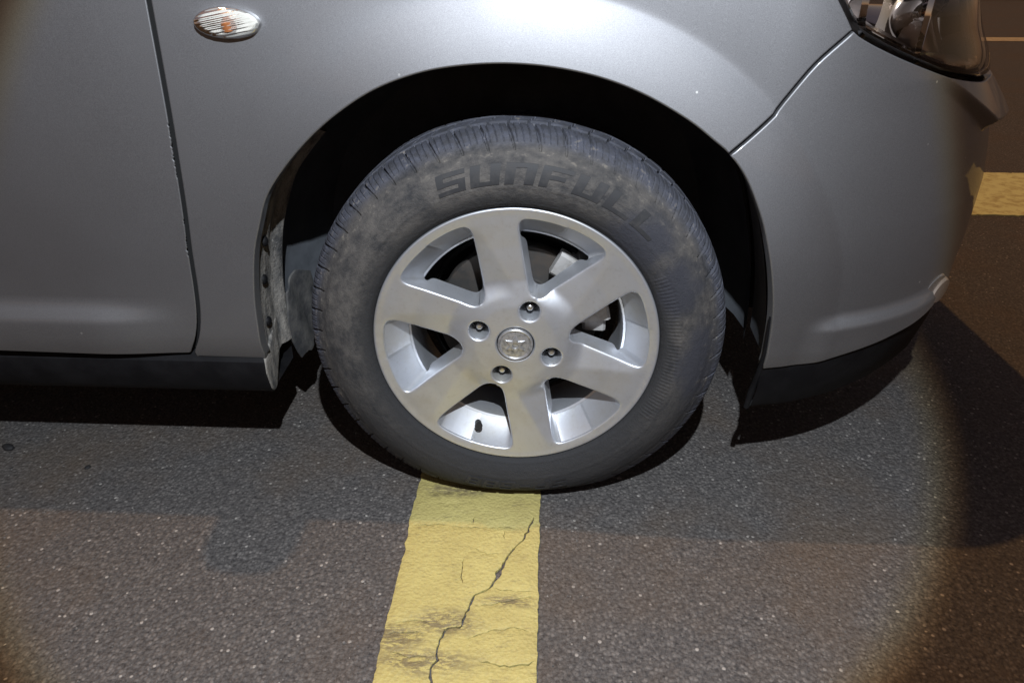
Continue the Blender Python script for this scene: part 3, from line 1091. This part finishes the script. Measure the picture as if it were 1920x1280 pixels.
def lettering(text, a0, pitch, width, r0, r1, slant=.12, h=.0009):
    V, F = [], []
    for ci, ch in enumerate(text):
        for (x0, y0, x1, y1) in GL[ch]:
            nx = max(2, int((x1 - x0) * 2) + 1)
            ny = max(2, int((y1 - y0) * 2) + 1)
            k = len(V)
            for lev in (0, 1):
                for yy in np.linspace(y0, y1, ny):
                    for i in range(nx):
                        xx = x0 + (x1 - x0) * i / (nx - 1)
                        rr = r0 + (r1 - r0) * yy / 5
                        a = R(a0 - ci * pitch - width * (xx / 4 + slant * (yy / 5 - .5)))
                        zz = rr * math.sin(a)
                        low = min(1, max(0, (-.215 - zz) / .075)) * min(1, max(0, (.300 - rr) / .05))
                        V.append((rr * math.cos(a), wall_y(rr) - .004 * low - (h if lev else -.001), squash(zz)))
            def q(l, j, i):
                return k + l * ny * nx + j * nx + i
            for i in range(nx - 1):
                for j in range(ny - 1):
                    F.append((q(1, j, i), q(1, j, i + 1), q(1, j + 1, i + 1), q(1, j + 1, i)))
                F.append((q(0, 0, i), q(0, 0, i + 1), q(1, 0, i + 1), q(1, 0, i)))
                F.append((q(0, ny - 1, i + 1), q(0, ny - 1, i), q(1, ny - 1, i), q(1, ny - 1, i + 1)))
            for j in range(ny - 1):
                F.append((q(0, j + 1, 0), q(0, j, 0), q(1, j, 0), q(1, j + 1, 0)))
                F.append((q(0, j, nx - 1), q(0, j + 1, nx - 1), q(1, j + 1, nx - 1), q(1, j, nx - 1)))
    return V, F
V, F = lettering('SUNFULL', 113.0, 10.1, 8.6, .2435, .2695)
obj('raised_lettering', V, F, M['letter'], wheel, smooth=False)
V, F = lettering('SF-688', -71.0, 6.3, 5.2, .2460, .2655, h=.0016)
obj('raised_lettering', V, F, M['letter'], wheel, smooth=False)

# alloy rim: six broad spokes
WA = 9.0            # direction of the first window
HW = .0320          # half width of a spoke
def face_y(x, z):
    r_ = math.hypot(x, z)
    a = (math.degrees(math.atan2(z, x)) - WA - 30) % 60.0
    a = a if a < 30 else a - 60                      # angle from the nearest spoke axis
    s = r_ * math.sin(R(a)) / HW                    # across the spoke, -1..1
    y = lerp([(0, .0035), (.060, .0040), (.072, .0058), (.10, .0095), (.15, .0075), (.185, .0035), (.198, .0022), (.2045, .0006), (.2075, .0)], r_)
    k = sm(.072, .10, r_) * sm(.200, .17, r_)
    b = -.45 + (r_ - .08) / .10 * 1.1               # slanting crease on the spoke
    y += .0085 * k * max(0, min(1.2, (s - b))) * .8
    return y
def SF(a, b):
    return (a, face_y(a, b), b)
def window(k):
    c = R(WA + 60 * k)
    pts = []
    rr = np.linspace(.080, .188, 22)
    for r_ in rr:
        pts.append((r_, R(30) - math.asin(HW / r_)))
    half = pts[-1][1]
    up = [(r_ * math.cos(c + a), r_ * math.sin(c + a)) for r_, a in pts]
    arc = [(.192 * math.cos(c + half * q), .192 * math.sin(c + half * q)) for q in np.linspace(.94, -.94, 20)]
    dn = [(r_ * math.cos(c - a), r_ * math.sin(c - a)) for r_, a in pts[::-1]]
    return relax(resample(up + arc + dn, .0022), 30)
holes = [window(k) for k in range(6)]
LUG = [(.0572 * math.cos(R(69 + 90 * k)), .0572 * math.sin(R(69 + 90 * k))) for k in range(4)]
circ = lambda c, r_, n: np.array([(c[0] + r_ * math.cos(2 * math.pi * i / n), c[1] + r_ * math.sin(2 * math.pi * i / n)) for i in range(n)])
lugs = [circ(c, .0150, 32) for c in LUG]
capl = [circ((0, 0), .0275, 48)]
def wwall(p, n):
    r_ = math.hypot(*p)
    f = sm(.140, .192, r_)
    q = np.array(p) - np.array(n) * (.0045 * (1 - f))
    q = q * (1 - .029 / max(r_, .01) * f)
    return (q[0], .044, q[1])
def lwall(c):
    return lambda p, n: (c[0] + (p[0] - c[0]) * .80, .040, c[1] + (p[1] - c[1]) * .80)
outer = circ((0, 0), .2078, 180)
V, F = sheet(outer, holes + lugs + capl, .0042, SF, r=.0030,
             wall=[lambda p, n: (p[0] * 1.004, .012, p[1] * 1.004)] + [wwall] * 6 + [lwall(c) for c in LUG] + [lambda p, n: (p[0], .009, p[1])], steps=4)
# sheet is built in (x, z): turn faces outward
F = [tuple(f[::-1]) for f in F]
rim = obj('rim', V, F, M['alloy'], wheel, sharp=42)
V, F = lathe([(.1632, .0425), (.160, .0445), (.1585, .050), (.1575, .066), (.1575, .12), (.176, .135), (.20, .16), (.2085, .165), (.2090, .012)], 120)
obj('rim_barrel', V, F, M['alloy'], wheel, sharp=40)
for i, c in enumerate(LUG):
    a6 = lathe([(.0001, .0165), (.0030, .0165), (.0044, .0175), (.0050, .0205), (.0056, .024), (.0056, .036)], 20)
    hx = []
    for lev, (rr, yy) in enumerate([(.0080, .038), (.0080, .0245), (.0068, .0225), (.0046, .0220)]):
        for k in range(6):
            hx.append((rr * math.cos(k * math.pi / 3), yy, rr * math.sin(k * math.pi / 3)))
    hf = [(l * 6 + k, l * 6 + (k + 1) % 6, (l + 1) * 6 + (k + 1) % 6, (l + 1) * 6 + k) for l in range(3) for k in range(6)]
    V, F = join(a6, (hx, hf))
    V = [Vector((v[0] + c[0], v[1], v[2] + c[1])) for v in V]
    nut = obj('wheel_nut', V, F, [M['nut'], M['rubber']], wheel, sharp=30)
    for q, f in enumerate(nut.data.polygons):
        f.material_index = 0 if q < len(a6[1]) else 1  # hex coloured black: shade inside the lug hole put into the colour
    V, F = lathe([(.0001, .0375), (.0125, .0375)], 20)
    obj('nut_seat', [(v[0] + c[0], v[1], v[2] + c[1]) for v in V], F, M['rubber'], wheel)  # black seat paints the shade at the bottom of the hole
# centre cap with raised emblem
V, F = lathe([(.0001, .0012), (.018, .0016), (.0215, .0022), (.0225, .0010), (.0245, .0006), (.0258, .0018), (.0262, .008)], 64)
cap = obj('centre_cap', V, F, M['capmetal'], wheel, sharp=40)
star = []
for k in range(12):
    a = R(90 + 30 * k)
    rr = .0165 if k % 2 == 0 else .0085
    star.append((rr * math.cos(a), rr * math.sin(a)))
V, F = sheet(resample(star, .0025), [circ((0, 0), .0042, 16)], .003, lambda a, b: (a, -.0010 + 4 * math.hypot(a, b) ** 2, b), r=.0009, depth=.004)
obj('emblem', V, [tuple(f[::-1]) for f in F], M['capmetal'], wheel)
# valve
va = R(-110.5)
vd = Vector((math.cos(va), 0, math.sin(va)))
V, F = tube([vd * .180 + Vector((0, .040, 0)), vd * .176 + Vector((0, .034, 0)), vd * .172 + Vector((0, .026, 0)), vd * .1695 + Vector((0, .020, 0)), vd * .1665 + Vector((0, .013, 0)), vd * .1655 + Vector((0, .010, 0))],
            [.0080, .0060, .0050, .0056, .0064, .0056], 14)
obj('valve', V, F, M['rubber'], wheel)
# brake behind the spokes
V, F = lathe([(.0001, .055), (.066, .055), (.070, .060), (.072, .082), (.075, .083), (.122, .083), (.123, .085), (.123, .104), (.07, .104)], 90)
obj('brake_disc', V, F, M['iron'], wheel, sharp=30)
V, F = lathe([(.135, .100), (.138, .1015), (.1405, .100), (.1405, .125), (.01, .125)], 90)
obj('dust_shield', V, F, M['void'], wheel, sharp=30)
def caliper():
    parts = []
    for a0, a1, r0, r1, y0, y1 in ((8, 50, .088, .142, .050, .122), (-2, 12, .10, .135, .060, .078), (22, 42, .075, .15, .042, .062), (44, 62, .10, .138, .058, .078)):
        V = []
        n = 10
        for i in range(n):
            a = R(a0 + (a1 - a0) * i / (n - 1))
            for r_, y in ((r0, y0 + .004), (r0 + .004, y0), (r1 - .004, y0), (r1, y0 + .004), (r1, y1), (r0, y1)):
                V.append((r_ * math.cos(a), y, r_ * math.sin(a)))
        F = []
        for i in range(n - 1):
            for k in range(6):
                F.append((i * 6 + k, i * 6 + (k + 1) % 6, (i + 1) * 6 + (k + 1) % 6, (i + 1) * 6 + k))
        F.append(tuple(range(6)))
        F.append(tuple((n - 1) * 6 + k for k in range(6))[::-1])
        parts.append((V, F))
    return join(*parts)
V, F = caliper()
obj('brake_caliper', V, F, M['castiron'], wheel, sharp=30)
V, F = join(rbox(-.03, .03, .13, .30, -.03, .03, .008), rbox(-.25, -.03, .15, .19, -.055, -.03, .006))
obj('axle', V, F, M['void'], wheel)

# ------------------------------------------------------------------ the rest of the car: hood, glasshouse, rear, floor
def quad_strip(rows, m, name, parent=car, flip=False, sharp=35):
    nv = len(rows[0])
    V = [p for r_ in rows for p in r_]
    return obj(name, V, grid_faces(len(rows), nv, flip), m, parent, sharp=sharp)
W2 = .845
rows = []
for x in np.linspace(-.50, .61, 30):
    zt = lerp([(-.5, .937), (-.2, .905), (.1, .872), (.36, .818), (.55, .79), (.66, .735)], x)
    ye = P(min(x, .36), min(zt, .93))[1] + (max(0, x - .36) * .9)
    row = []
    for s in np.linspace(0, 1, 24):
        y = ye + (2 * W2 - 2 * ye) * s
        row.append((x - (.10 * (2 * s - 1) ** 2 if x > .3 else 0) * (x - .3) / .36, y, zt - .003 + .075 * (1 - (2 * s - 1) ** 4) ** .8 * (1 - .5 * sm(.3, .66, x))))
    rows.append(row)
quad_strip(rows, M['paint'], 'hood')
rows = [[(.70 - .02 * k, y, .628 + .11 * k / 3) for y in np.linspace(.30, 1.39, 12)] for k in range(4)]
quad_strip(rows, M['black'], 'grille')
# second half of the bodywork, the far side
def far(o):
    c = copy_tree(o, car)
    c.location = (0, 2 * W2, 0)
    c.scale = (1, -1, 1)
    return c
rd_loop = resample([(-1.565, .28), (-2.25, .285), (-2.38, .50), (-2.42, .95), (-1.575, .95)], .03)
V, F = sheet(rd_loop, [], .04, P, r=.0022)
rear_door = obj('rear_door', V, F, M['paint'], car)
qa = [(-2.607 + .365 * math.cos(R(a)), .303 + .372 * math.sin(R(a))) for a in range(20, 185, 8)]
q_loop = np.array(resample([(-2.39, .50), (-2.43, .95), (-3.35, .95), (-3.38, .30), (-2.98, .28)], .03, False).tolist() + qa[::-1])
V, F = sheet(q_loop, [], .04, P, r=.0022)
quarter = obj('quarter_panel', V, F, M['paint'], car)
rows = [[(-3.37 - .06 * math.sin(math.pi * k / 10), y, .28 + .67 * k / 10) for y in np.linspace(.0, 2 * W2, 8)] for k in range(11)]
quad_strip(rows, M['paint'], 'tailgate')
# glasshouse
def gh(s):           # one side of roof and windows; s = 0 near, 1 far
    f = lambda y: y if s == 0 else 2 * W2 - y
    return f
prof_top = [(-.52, .955, .10), (-1.20, 1.46, .22), (-1.6, 1.52, .24), (-2.4, 1.53, .24), (-3.1, 1.47, .25), (-3.35, 1.10, .16), (-3.40, .95, .06)]
rows = [[(x + .12 * (2 * s - 1) ** 2 * -.4, y0 + (2 * W2 - 2 * y0) * s, z + .03 * (1 - (2 * s - 1) ** 2)) for s in np.linspace(0, 1, 14)] for x, z, y0 in prof_top[:2]]
quad_strip(rows, M['tint'], 'windshield')
rows = [[(x + .12 * (2 * s - 1) ** 2 * -.4, y0 + (2 * W2 - 2 * y0) * s, z + .03 * (1 - (2 * s - 1) ** 2)) for s in np.linspace(0, 1, 14)] for x, z, y0 in prof_top[1:]]
quad_strip(rows, M['paint'], 'roof')
rows = []
for x in np.linspace(-.56, -3.3, 40):
    zt = lerp([(-3.40, .95), (-3.35, 1.10), (-3.1, 1.47), (-2.4, 1.53), (-1.6, 1.52), (-1.20, 1.46), (-.52, .955)], x)
    yt = lerp([(-3.40, .06), (-3.35, .16), (-3.1, .25), (-2.4, .24), (-1.6, .24), (-1.20, .22), (-.52, .10)], x)
    rows.append([(x - .045, .125 + (yt - .125) * k / 6 if zt > .96 else .125, .945 + (max(zt, .95) - .945) * k / 6) for k in range(7)])
side_glass = quad_strip(rows, M['tint'], 'side_window')
# door mirror
V, F = [], []
for i in range(9):
    ph = math.pi * i / 8
    for k in range(16):
        th = 2 * math.pi * k / 16
        e = lambda c: math.copysign(abs(c) ** .6, c)
        V.append((-.87 + .055 * e(math.cos(ph)), .01 + .105 * e(math.sin(ph)) * e(math.cos(th)), 1.02 + .075 * e(math.sin(ph)) * e(math.sin(th))))
for i in range(8):
    for k in range(16):
        F.append((i * 16 + k, i * 16 + (k + 1) % 16, (i + 1) * 16 + (k + 1) % 16, (i + 1) * 16 + k))
mirror = obj('door_mirror', V, F, M['paint'], car, sharp=60)
V, F = rbox(-.90, -.84, .08, .16, .95, 1.0, .01)
obj('mirror_arm', V, F, M['black'], mirror)
for o in (door, fender, bumper, sill, headlight, fog, rear_door, quarter, side_glass, mirror):
    far(o)
# floor and inner structure keep the light out of the body
V, F = join(rbox(-3.35, -.45, .13, 2 * W2 - .13, .20, .27, .01), rbox(-.46, .33, .31, 2 * W2 - .31, .22, .60, .01), rbox(.36, .70, .30, 2 * W2 - .30, .21, .30, .01),
            rbox(-.52, -.47, .10, 2 * W2 - .10, .25, .93, .0), rbox(-3.3, -.6, .14, 2 * W2 - .14, .70, .72, 0.0))
obj('underbody', V, F, M['void'], car, smooth=False)
# other wheels
for loc, sc in (((-2.6, 0, .293), 1), ((0, 2 * W2, .293), -1), ((-2.6, 2 * W2, .293), -1)):
    w = copy_tree(wheel, car)
    w.location = loc
    w.scale = (1, sc, 1)
